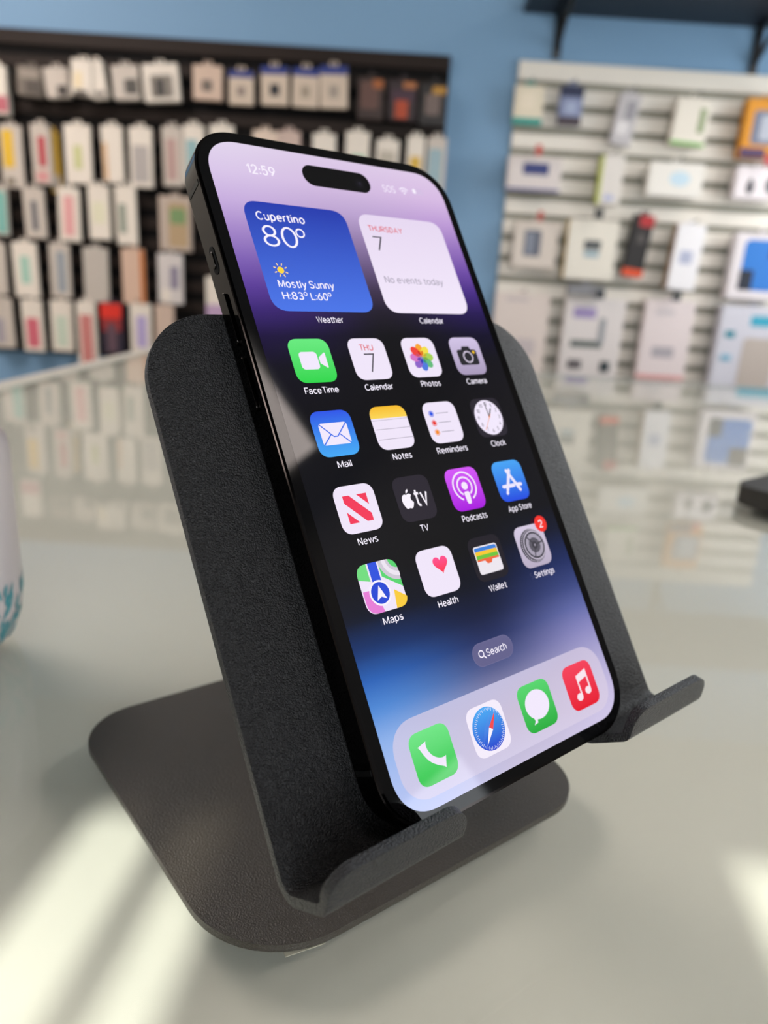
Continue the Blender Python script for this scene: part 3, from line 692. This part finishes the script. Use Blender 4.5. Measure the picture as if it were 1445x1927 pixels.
WHT = 'ebe2f5'; TXT = 'f2ecfa'; PAPER = 'e9dff2'; INK = '1c1c22'
def item(): return Pic()
# status bar
s = item(); s.text('12:59', 57.5, 103.5, 48.2, 15.5, 'f0e8f6', .155); s.build('status_clock', screen)
s = item(); s.text('SOS', 299.5, 325.5, 46.5, 13, 'ece2f4', .14)
for r0, r1 in ((0, 4), (6.2, 8.8), (11, 13.6)): s.ring(343.5, 47, r0, r1, 'ece2f4', 225, 315)
s.rr(361, 385, 31.5, 43.5, 4, 'cfb9dc'); s.rr(363, 370, 33, 42, 2.5, 'f0e8f6'); s.rr(386, 387.6, 35.5, 39.5, .8, 'cfb9dc')
s.build('status_icons', screen)
s = item(); s.rr(151, 275.5, 18.5, 54.5, 17.9, '070608', n=14); s.disc(254, 39, 9.5, '0c0b10'); s.disc(254, 39, 5.5, '15131b'); s.disc(255, 38, 2, '2a2635'); s.build('camera_cutout', screen, 'black pill shaped camera cutout')
# weather widget
s = item(); s.rr(33, 204, 94, 264, 24, ('2338a8', '4a73e2'), 2.4)
s.text('Cupertino', 49.5, 128, 123.3, 13.4, TXT, .15)
s.text('80', 50.5, 106.5, 165, 34, TXT, .085)
s.ring(113.5, 139.5, 5.2, 7.6, TXT)
s.disc(62.5, 201.5, 5.2, 'ffd23c')
for i in range(8):
    a = R(45*i+22.5); s.bar(62.5+8*math.cos(a), 201.5+8*math.sin(a), 62.5+10.6*math.cos(a), 201.5+10.6*math.sin(a), 1.6, 'ffd98a')
s.text('Mostly Sunny', 51.5, 143, 228.6, 12, TXT, .135); s.text('H:83', 52.5, 86, 246.8, 11.6, TXT, .135); s.ring(90.2, 237.6, 1.9, 3.1, TXT)
s.text('L:60', 97.5, 126, 246.8, 11.6, TXT, .135); s.ring(130, 237.6, 1.9, 3.1, TXT)
s.build('weather_widget', screen, 'blue widget reading Cupertino 80 degrees Mostly Sunny')
s = item(); s.text('Weather', 96, 141, 281.3, 9.8, TXT, .13); s.text('Calendar', 283.5, 333.5, 281.3, 9.8, TXT, .13); s.build('widget_caption', screen)
# calendar widget
s = item(); s.rr(227, 398, 94, 264, 24, ('e0d2ea', 'ece2f4'), 2.4)
s.text('THURSDAY', 242, 310, 123, 9.8, 'd85c68', .14); s.text('7', 243.5, 262.5, 158, 26, '2c2a36', .075); s.text('No events today', 241.5, 361, 213, 12, '9d95a8', .11)
s.build('calendar_widget', screen, 'white widget reading THURSDAY 7 No events today')
XC = [69.5, 166.5, 263.5, 360.5]; Y0 = 338.1; H = 32.4
def icon(col, row, bgc, label, glyph, text=None, tw=0):
    cx = XC[col]; cy = Y0+106*row if row < 4 else 873.5
    s = item()
    s.rr(cx-H, cx+H, cy-H, cy+H, 16, bgc, 2.35, 10)
    glyph(s, cx, cy)
    if text: s.text(text, cx-tw/2, cx+tw/2, cy+48.5, 9.6, TXT, .13)
    s.build('app_icon', screen, label)
def g_facetime(s, x, y): s.rr(x-19.5, x+9, y-13, y+13, 5.5, WHT); s.poly([(x+11, y-4.5), (x+21, y-11.5), (x+22.5, y-10.5), (x+22.5, y+10.5), (x+21, y+11.5), (x+11, y+4.5)], WHT)
def g_cal(s, x, y): s.text('THU', x-13.5, x+11, y-13, 9.6, 'd8404a', .125); s.text('7', x-10, x+9, y+22, 31, '2a2832', .06)
def g_photos(s, x, y):
    for k, c in enumerate(('f2a133', 'ecd94a', 'a3cc55', '63b67a', '4f78d8', '8a62c4', 'cf74c0', 'e8443c')):
        a = R(-90+45*k); ux, uy = math.cos(a), math.sin(a); px, py = -uy, ux; pts = []
        for i in range(20):
            t = 2*math.pi*i/20; u = 13.2+9.6*math.cos(t); v = 6.9*math.sin(t)
            pts.append((x+ux*u+px*v, y+uy*u+py*v))
        s.poly(pts, c)
    for k, c in enumerate(('d9771f', 'bfae2e', '77a53d', '3f8f70', '3a3fb0', '6a3fa8', 'c2506a', 'cc3020')):
        a = R(-67.5+45*k); ux, uy = math.cos(a), math.sin(a); px, py = -uy, ux
        s.poly([(x, y), (x+ux*8+px*2.6, y+uy*8+py*2.6), (x+ux*12.5, y+uy*12.5), (x+ux*8-px*2.6, y+uy*8-py*2.6)], c)
def g_camera(s, x, y):
    s.rr(x-21, x+21, y-11, y+15.5, 4.5, '2b2a30'); s.poly([(x-11, y-9), (x-7.5, y-16.5), (x+7.5, y-16.5), (x+11, y-9)], '2b2a30')
    s.disc(x, y+1.8, 10.6, 'c9bfd4'); s.disc(x, y+1.8, 8, '2b2a30'); s.disc(x+14.5, y-6.2, 2.6, 'f2c22e')
def g_mail(s, x, y):
    s.rr(x-22.5, x+22.5, y-15, y+16, 4.5, WHT); b = '3f6fe6'
    s.bar(x-20.5, y-13, x-3, y+4.5, 1.7, b); s.bar(x+20.5, y-13, x+3, y+4.5, 1.7, b); s.bar(x-3, y+4.5, x+3, y+4.5, 1.7, b); s.bar(x-20.5, y+14.5, x-6.5, y+1, 1.7, b); s.bar(x+20.5, y+14.5, x+6.5, y+1, 1.7, b)
def g_notes(s, x, y):
    top = [p for p in rrect(x-H, x+H, y-H, y+H, 16, 10, 2.35) if p[1] < y-14]
    top = sorted(top, key=lambda p: p[0]); s.poly([(x-H, y-14.5)]+top+[(x+H, y-14.5)], ('f0b62a', 'f4d055'))
    for i in range(26): s.disc(x-30+60*i/25, y-11.5, .65, '8f8898', n=8)
    s.bar(x-31, y+2.5, x+31, y+2.5, .8, 'a79fb0'); s.bar(x-31, y+17.5, x+31, y+17.5, .8, 'a79fb0')
def g_rem(s, x, y):
    for k, c in enumerate(('2f55dc', 'e23a34', 'ee8a2a')):
        yy = y-14.5+14.8*k; s.disc(x-18, yy, 4.9, c); s.ring(x-18, yy, 3.3, 4.0, WHT); s.bar(x-9, yy, x+15, yy, 1.1, 'a39cad')
def g_clock(s, x, y):
    s.disc(x, y, 29.2, WHT, n=48)
    for k in range(1, 13):
        a = R(-90+30*k); t = str(k); w = 3.2 if k < 10 else 6.6
        s.text(t, x+22.6*math.cos(a)-w/2, x+22.6*math.cos(a)+w/2, y+22.6*math.sin(a)+3, 6, '3a3842')
    s.bar(x, y, x-.8, y-24, 1.7, '26242c'); s.bar(x, y, x+8, y-13.5, 2.1, '26242c'); s.bar(x+4, y-5, x-16, y+20, .9, 'ee8a2a'); s.disc(x, y, 1.6, 'ee8a2a')
def g_news(s, x, y):
    c = 'ec3a58'
    s.poly([(x-19, y-19), (x-9, y-19), (x+19, y+9), (x+19, y+19), (x+9, y+19), (x-19, y-9)], c)
    s.poly([(x+3, y-19), (x+19, y-19), (x+19, y-3)], c); s.poly([(x-3, y+19), (x-19, y+19), (x-19, y+3)], c)
def g_tv(s, x, y):
    w = 'f2ecf6'
    # bitten fruit mark
    pts = [(0, -6.3), (2.2, -7.4), (4.6, -7.2), (6.6, -5.6), (5.3, -4.2), (4.6, -2.2), (4.9, -.2), (6.0, 1.6), (7.4, 2.6), (6.6, 5), (5.2, 7.6), (3.6, 9.2), (2, 9.2), (0, 8.5), (-2, 9.2), (-3.8, 9), (-5.6, 6.8), (-7.2, 3), (-7.6, -.6), (-6.8, -4), (-5, -6.4), (-2.6, -7.2)]
    s.poly([(x-13.3+a*1.28, y+1.8+b*1.28) for a, b in pts], w); s.poly([(x-13.3+a*1.28, y+1.8+b*1.28) for a, b in ((0, -8), (.3, -10.2), (1.6, -11.8), (3.6, -12.6), (3.4, -10.4), (2, -8.6))], w)
    s.text('tv', x-1.5, x+23.5, y+12.5, 27, w, .135)
def g_pod(s, x, y):
    w = 'efe2f6'
    s.ring(x, y-4, 20.4, 23.2, w, 115, 425); s.ring(x, y-4, 12.4, 15.2, w, 120, 420); s.disc(x, y-4.6, 6, w)
    s.poly([(x-5.4, y+7), (x-3.6, y+4.2), (x+3.6, y+4.2), (x+5.4, y+7), (x+4.2, y+20), (x+2.4, y+23.2), (x-2.4, y+23.2), (x-4.2, y+20)], w)
def g_store(s, x, y):
    w = 'e6e0f6'
    s.bar(x-12.5, y+13.5, x+3, y-16.5, 5.6, w); s.bar(x-3, y-16.5, x+14.5, y+16.5, 5.6, w); s.bar(x-19.5, y+8, x+3.5, y+8, 5.6, w); s.bar(x+11.5, y+8, x+19, y+8, 5.6, w); s.bar(x-14.4, y+17.5, x-15.4, y+19, 5.2, w)
def g_maps(s, x, y):
    r = rrect(x-H, x+H, y-H, y+H, 16, 10, 2.35)
    def clip(poly):      # keep polygon inside the icon square outline
        out = poly
        n = len(r)
        for i in range(n):
            ax, ay = r[i]; bx, by = r[(i+1) % n]
            f = lambda p: (bx-ax)*(p[1]-ay)-(by-ay)*(p[0]-ax)
            new = []
            for j in range(len(out)):
                p, q = out[j], out[(j+1) % len(out)]; fp, fq = f(p), f(q)
                if fp >= 0: new.append(p)
                if (fp < 0) != (fq < 0): t = fp/(fp-fq); new.append((p[0]+(q[0]-p[0])*t, p[1]+(q[1]-p[1])*t))
            out = new
            if not out: return None
        return out
    def cp_(pts, c):
        q = clip([(x+a, y+b) for a, b in pts])
        if q and len(q) > 2: s.poly(q, c)
    cp_([(-40, -40), (-15, -40), (-15, -9), (-40, -16)], '6fd67c')
    cp_([(4, -40), (40, -40), (40, 12), (4, -12)], '57cf6e')
    def arc(r0, r1, c):
        m = 14; pts = [(33+r1*math.cos(R(90+90*i/m)), -33+r1*math.sin(R(90+90*i/m))) for i in range(m+1)] + [(33+r0*math.cos(R(180-90*i/m)), -33+r0*math.sin(R(180-90*i/m))) for i in range(m+1)]
        for i in range(m): cp_([pts[i], pts[i+1], pts[2*m-i], pts[2*m+1-i]][::1], c)
    arc(14, 30, 'c9c2cf'); arc(19, 25, 'e6deea')
    cp_([(-40, 2), (-15, 2), (-6, 40), (-40, 40)], 'e07ad0')
    cp_([(10, 40), (15, 8), (40, 26), (40, 40)], 'f2c63e')
    cp_([(-14, -40), (0, -40), (0, 6), (-14, 6)], '2f50d8')
    s.disc(x-7, y+8, 16.8, 'f2ecf6'); s.disc(x-7, y+8, 14.2, '2747cf'); s.poly([(x-7, y-2), (x+.8, y+17), (x-7, y+13), (x-14.8, y+17)], 'f2ecf6')
def g_health(s, x, y):
    cx, cy, k = x+8, y-9, .84; pts = []
    for i in range(40):
        t = 2*math.pi*i/40; pts.append((cx+k*16*math.sin(t)**3*.98, cy-k*(13*math.cos(t)-5*math.cos(2*t)-2*math.cos(3*t)-math.cos(4*t))))
    s.poly(pts, ('fb4f8e', 'f5323a'))
def g_wallet(s, x, y):
    s.rr(x-24, x+23, y-19, y+22, 4, 'eae4ea')
    for k, c in enumerate(('3d7fd6', 'f1c232', '6bbf3f', 'e9653f')):
        s.rr(x-22.5, x+21.5, y-17+5.6*k, y-17+5.6*k+9, 2.5, c)
    s.poly([(x-24, y+3), (x-8, y+3), (x-4.5, y+8), (x+3.5, y+8), (x+7, y+3), (x+23, y+3), (x+23, y+18), (x+19, y+22), (x-20, y+22), (x-24, y+18)], 'e6e0e8')
    s.poly([(x-8, y+2.4), (x+7, y+2.4), (x+3.5, y+7.4), (x-4.5, y+7.4)], 'e9653f')
def g_settings(s, x, y):
    d = '43414a'; l = 'a39cad'
    s.disc(x, y, 26.4, d, n=48)
    for k in range(48):
        a = R(7.5*k); s.bar(x+23.6*math.cos(a), y+23.6*math.sin(a), x+25.8*math.cos(a), y+25.8*math.sin(a), 1.25, 'cfc6d8', False)
    s.ring(x, y, 20.8, 23, 'b9b0c2'); s.ring(x, y, 19.4, 20.8, d); s.ring(x, y, 11.8, 18, l); s.ring(x, y, 6, 11.8, '5a5762')
    for k in range(3):
        a = R(-130+120*k); s.bar(x, y, x+19.5*math.cos(a), y+19.5*math.sin(a), 2.2, d); 
    s.disc(x, y, 4.2, d); s.disc(x, y, 1.8, l)
    s.disc(x+H-5, y-H+3, 13, 'f0332c', n=36); s.text('2', x+H-9.3, x+H-.7, y-H+9, 12, 'f6ecf4', .13)
def g_phone(s, x, y):
    pts = []
    ax, ay = [], []
    arcp = [(-14.5, -16.5), (-11.5, -6), (-5.5, 3.5), (4, 10.5), (15, 14.5)]
    for i in range(25):
        t = i/24; u = t*4; k = min(3, int(u)); f_ = u-k
        p0, p1, p2, p3 = arcp[max(0, k-1)], arcp[k], arcp[k+1], arcp[min(4, k+2)]
        px, py = (.5*((2*p1[j])+(-p0[j]+p2[j])*f_+(2*p0[j]-5*p1[j]+4*p2[j]-p3[j])*f_**2+(-p0[j]+3*p1[j]-3*p2[j]+p3[j])*f_**3) for j in (0, 1))
        w = 4.7+3.6*(abs(t-.5)*2)**4
        ax.append((px, py, w))
    L, Rr = [], []
    for i in range(25):
        a, b = ax[max(0, i-1)], ax[min(24, i+1)]; dx, dy = b[0]-a[0], b[1]-a[1]; l = math.hypot(dx, dy); nx, ny = dy/l, -dx/l
        L.append((x+ax[i][0]+nx*ax[i][2], y+ax[i][1]+ny*ax[i][2])); Rr.append((x+ax[i][0]-nx*ax[i][2]*.75, y+ax[i][1]-ny*ax[i][2]*.75))
    s.poly(L+Rr[::-1], WHT)
def g_safari(s, x, y):
    s.disc(x, y, 28, ('4aa6ee', '2438c8'), n=48)
    for k in range(60):
        a = R(6*k); s.bar(x+(22.5 if k % 2 else 24)*math.cos(a), y+(22.5 if k % 2 else 24)*math.sin(a), x+26.6*math.cos(a), y+26.6*math.sin(a), .8, 'cfd6f2', False)
    ux, uy = math.cos(R(-52)), math.sin(R(-52)); px, py = -uy*3.6, ux*3.6
    s.poly([(x+ux*24, y+uy*24), (x+px, y+py), (x-px, y-py)], 'ee4a4c'); s.poly([(x-ux*24, y-uy*24), (x+px, y+py), (x-px, y-py)], 'f2ecf6')
def g_msg(s, x, y):
    s.disc(x, y-2, 23.5, WHT, 20, 40); s.poly([(x-15, y+10), (x-8, y+17), (x-9, y+21), (x-17, y+22.5), (x-13, y+18)], WHT)
def g_music(s, x, y):
    w = 'f2dfe8'
    s.disc(x-9.5, y+15, 6.6, w, 5.4); s.disc(x+11.5, y+10.5, 6.6, w, 5.4)
    s.poly([(x-6, y-13), (x-3, y-13.5), (x-3, y+15), (x-6, y+15)], w); s.poly([(x+15, y-17.5), (x+18, y-18), (x+18, y+10.5), (x+15, y+10.5)], w)
    s.poly([(x-6, y-15), (x+18, y-20.5), (x+18, y-10), (x-6, y-4.5)], w)
P_ = PAPER
icon(0, 0, ('66e37c', '2fcf4a'), 'green video call icon', g_facetime, 'FaceTime', 54)
icon(1, 0, P_, 'white calendar icon reading THU 7', g_cal, 'Calendar', 50.5)
icon(2, 0, P_, 'white icon with a flower of coloured petals', g_photos, 'Photos', 38.5)
icon(3, 0, ('cdbfe0', 'a294b4'), 'grey lilac camera icon', g_camera, 'Camera', 44)
icon(0, 1, ('2f52e0', '45a4ee'), 'blue envelope icon', g_mail, 'Mail', 22.5)
icon(1, 1, P_, 'white notepad icon with a yellow top', g_notes, 'Notes', 34)
icon(2, 1, P_, 'white list icon with three coloured dots', g_rem, 'Reminders', 61)
icon(3, 1, '2a2630', 'clock face icon on black', g_clock, 'Clock', 32)
icon(0, 2, P_, 'white icon with a red striped letter', g_news, 'News', 32)
icon(1, 2, '2a2630', 'black icon with a white fruit mark and tv letters', g_tv, 'TV', 15)
icon(2, 2, ('cf55f0', 'a318d8'), 'purple podcast icon', g_pod, 'Podcasts', 50)
icon(3, 2, ('46a0ee', '2348da'), 'blue icon with a letter A of sticks', g_store, 'App Store', 52)
icon(0, 3, P_, 'map icon with a blue arrow disc', g_maps, 'Maps', 32)
icon(1, 3, P_, 'white icon with a pink red heart', g_health, 'Health', 36)
icon(2, 3, '211e27', 'black icon with a stack of coloured cards', g_wallet, 'Wallet', 36)
icon(3, 3, ('cfc4dc', 'b3a8be'), 'grey gear icon with a red badge 2', g_settings, 'Settings', 44)
s = item(); s.rr(178, 255, 765.5, 797.5, 15.5, '6d6a92', n=10); s.rr(178.8, 254.2, 766.3, 796.7, 14.8, '615f88', n=10)
s.ring(194, 780.3, 3.6, 5.2, TXT); s.bar(197.6, 784, 200.6, 787.2, 1.9, TXT); s.text('Search', 203.5, 242.5, 786.3, 10.2, TXT, .12); s.build('search_pill', screen)
s = item()
def dock():
    # translucent bar over the wallpaper
    pts = rrect(13, 417, 822, 919, 40, 12, 2.2)
    x0, x1 = 13, 417; n = len(pts)
    s.z += .000012; k = len(s.v); s.v += [pp(x, y, s.z) for x, y in pts]; cx, cy = 215, 870; s.v.append(pp(cx, cy, s.z))
    tint = lin('d6cade')
    def c(x, y): return mixc(wcol(x, y), tint, .62)
    for i in range(n):
        j = (i+1) % n; s.f.append([k+i, k+j, k+n]); s.c.append([c(*pts[i]), c(*pts[j]), c(cx, cy)])
dock(); s.build('dock_bar', screen)
_icon = icon
def item(): return Pic(.00008)
icon(0, 4, ('6fe084', '2fc04a'), 'green phone handset icon in the dock', g_phone)
icon(1, 4, 'eee6f4', 'blue compass icon in the dock', g_safari)
icon(2, 4, ('55d06c', '27a83c'), 'green speech bubble icon in the dock', g_msg)
icon(3, 4, ('ee3f58', 'e0182e'), 'red music note icon in the dock', g_music)

# ---------------------------------------------------------------- things on the counter
MBt = Matrix.Translation((-.1755, .25, CT))
bottle = thing('plastic_bottle', 'white translucent bottle with teal leaf print at the left edge of the picture', 'bottle', MBt)
plast = mat('milky_plastic', 'aca5a6', .3, .5, coat=.3)
teal = mat('teal_print', '2f7f88', .4, .4)
prof_b = [(.020, 0.0), (.027, .002), (.031, .006), (.0338, .014), (.035, .022), (.035, .078), (.034, .084), (.0315, .087), (.026, .089), (.014, .0895)]
frombm('body', lathe(prof_b, 64), plast, bottle)
frombm('cap', lathe([(.013, .0896), (.0165, .0898), (.0165, .100), (.0155, .1015), (.001, .1016)], 40), mat('olive_cap', '4a463c', .5), bottle)
def rad(z):
    for (r0, z0), (r1, z1) in zip(prof_b, prof_b[1:]):
        if z0 <= z <= z1: return r0+(r1-r0)*(z-z0)/max(1e-9, z1-z0)
    return .035
bm = bmesh.new(); rnd = random.Random(3)
def leaf(a, z, L, w, tilt):
    pts = []
    for i in range(9):
        t = i/8; u = (t-.5)*L; ww = w*math.sin(math.pi*min(1, max(.02, t)))
        pts.append((u, ww))
    vl, vr = [], []
    for u, ww in pts:
        for sgn, arr in ((1, vl), (-1, vr)):
            dz = u*math.cos(tilt)+sgn*ww*math.sin(tilt); da = (u*math.sin(tilt)-sgn*ww*math.cos(tilt))/.035
            zz = max(.0025, z+dz); rr_ = rad(zz)+.0002
            arr.append(bm.verts.new((rr_*math.cos(a+da), rr_*math.sin(a+da), zz)))
    for i in range(8): bm.faces.new((vl[i], vl[i+1], vr[i+1], vr[i]))
for i in range(230):
    z = .003+.026*rnd.random()**1.5
    leaf(rnd.uniform(-2.6, 1.0), z, rnd.uniform(.005, .010), rnd.uniform(.0007, .0014), rnd.uniform(-.9, .9))
frombm('leaf_print', bm, teal, bottle)
# dark slab at the right edge
MK = Matrix.Translation((.36, .552, CT)) @ Matrix.Rotation(R(40), 4, 'Z')
slab = thing('phone_stand', 'dark rounded base of another stand, blurred at the right picture edge', 'phone stand', MK)
frombm('base_plate', prism(rrect(-.06, .06, -.06, .06, .022, 10), .0006, .016, .004, 3), mat('dark_stand_coat', '2a2824', .6, .3), slab)
frombm('rubber_foot', prism(rrect(-.045, .045, -.045, .045, .015, 6), 0, .0006), rub, slab)
# tape and hair
def onct(u, v, z=CT):
    d = RIGHT*((u-722.5)/FPX) - UPV*((v-963.5)/FPX) - BACK
    return CAM + d*((z-CAM.z)/d.z)
tp = [onct(*p) for p in ((532, 1790), (612, 1769), (612, 1776), (537, 1802))]
c0 = sum(tp, Vector())/4
bm = bmesh.new(); lo = [bm.verts.new(p-c0+Vector((0, 0, .00003))) for p in tp]; hi = [bm.verts.new(p-c0+Vector((0, 0, .00018))) for p in tp]
bm.faces.new(lo[::-1]); bm.faces.new(hi)
for i in range(4): bm.faces.new((lo[i], lo[(i+1) % 4], hi[(i+1) % 4], hi[i]))
tape = frombm('tape_piece', bm, mat('clear_tape', 'a8a594', .25, .5), smooth=False); tape.location = c0
tag(tape, 'small strip of clear tape sticking out under the front of the stand base', 'tape')
hp = [onct(*p) for p in ((355, 1620), (372, 1603), (400, 1612), (445, 1614), (480, 1606))]
hp = [p+Vector((0, 0, .0002)) for p in (onct(352, 1622), onct(362, 1611), onct(372, 1605), onct(350, 1598), onct(330, 1590))]
strand = frombm('hair_strand', tube([p-hp[0] for p in hp], .00006, 6), mat('hair', '6a6256', .5)); strand.location = hp[0]
tag(strand, 'thin hair lying on the glass left of the stand base', 'hair')
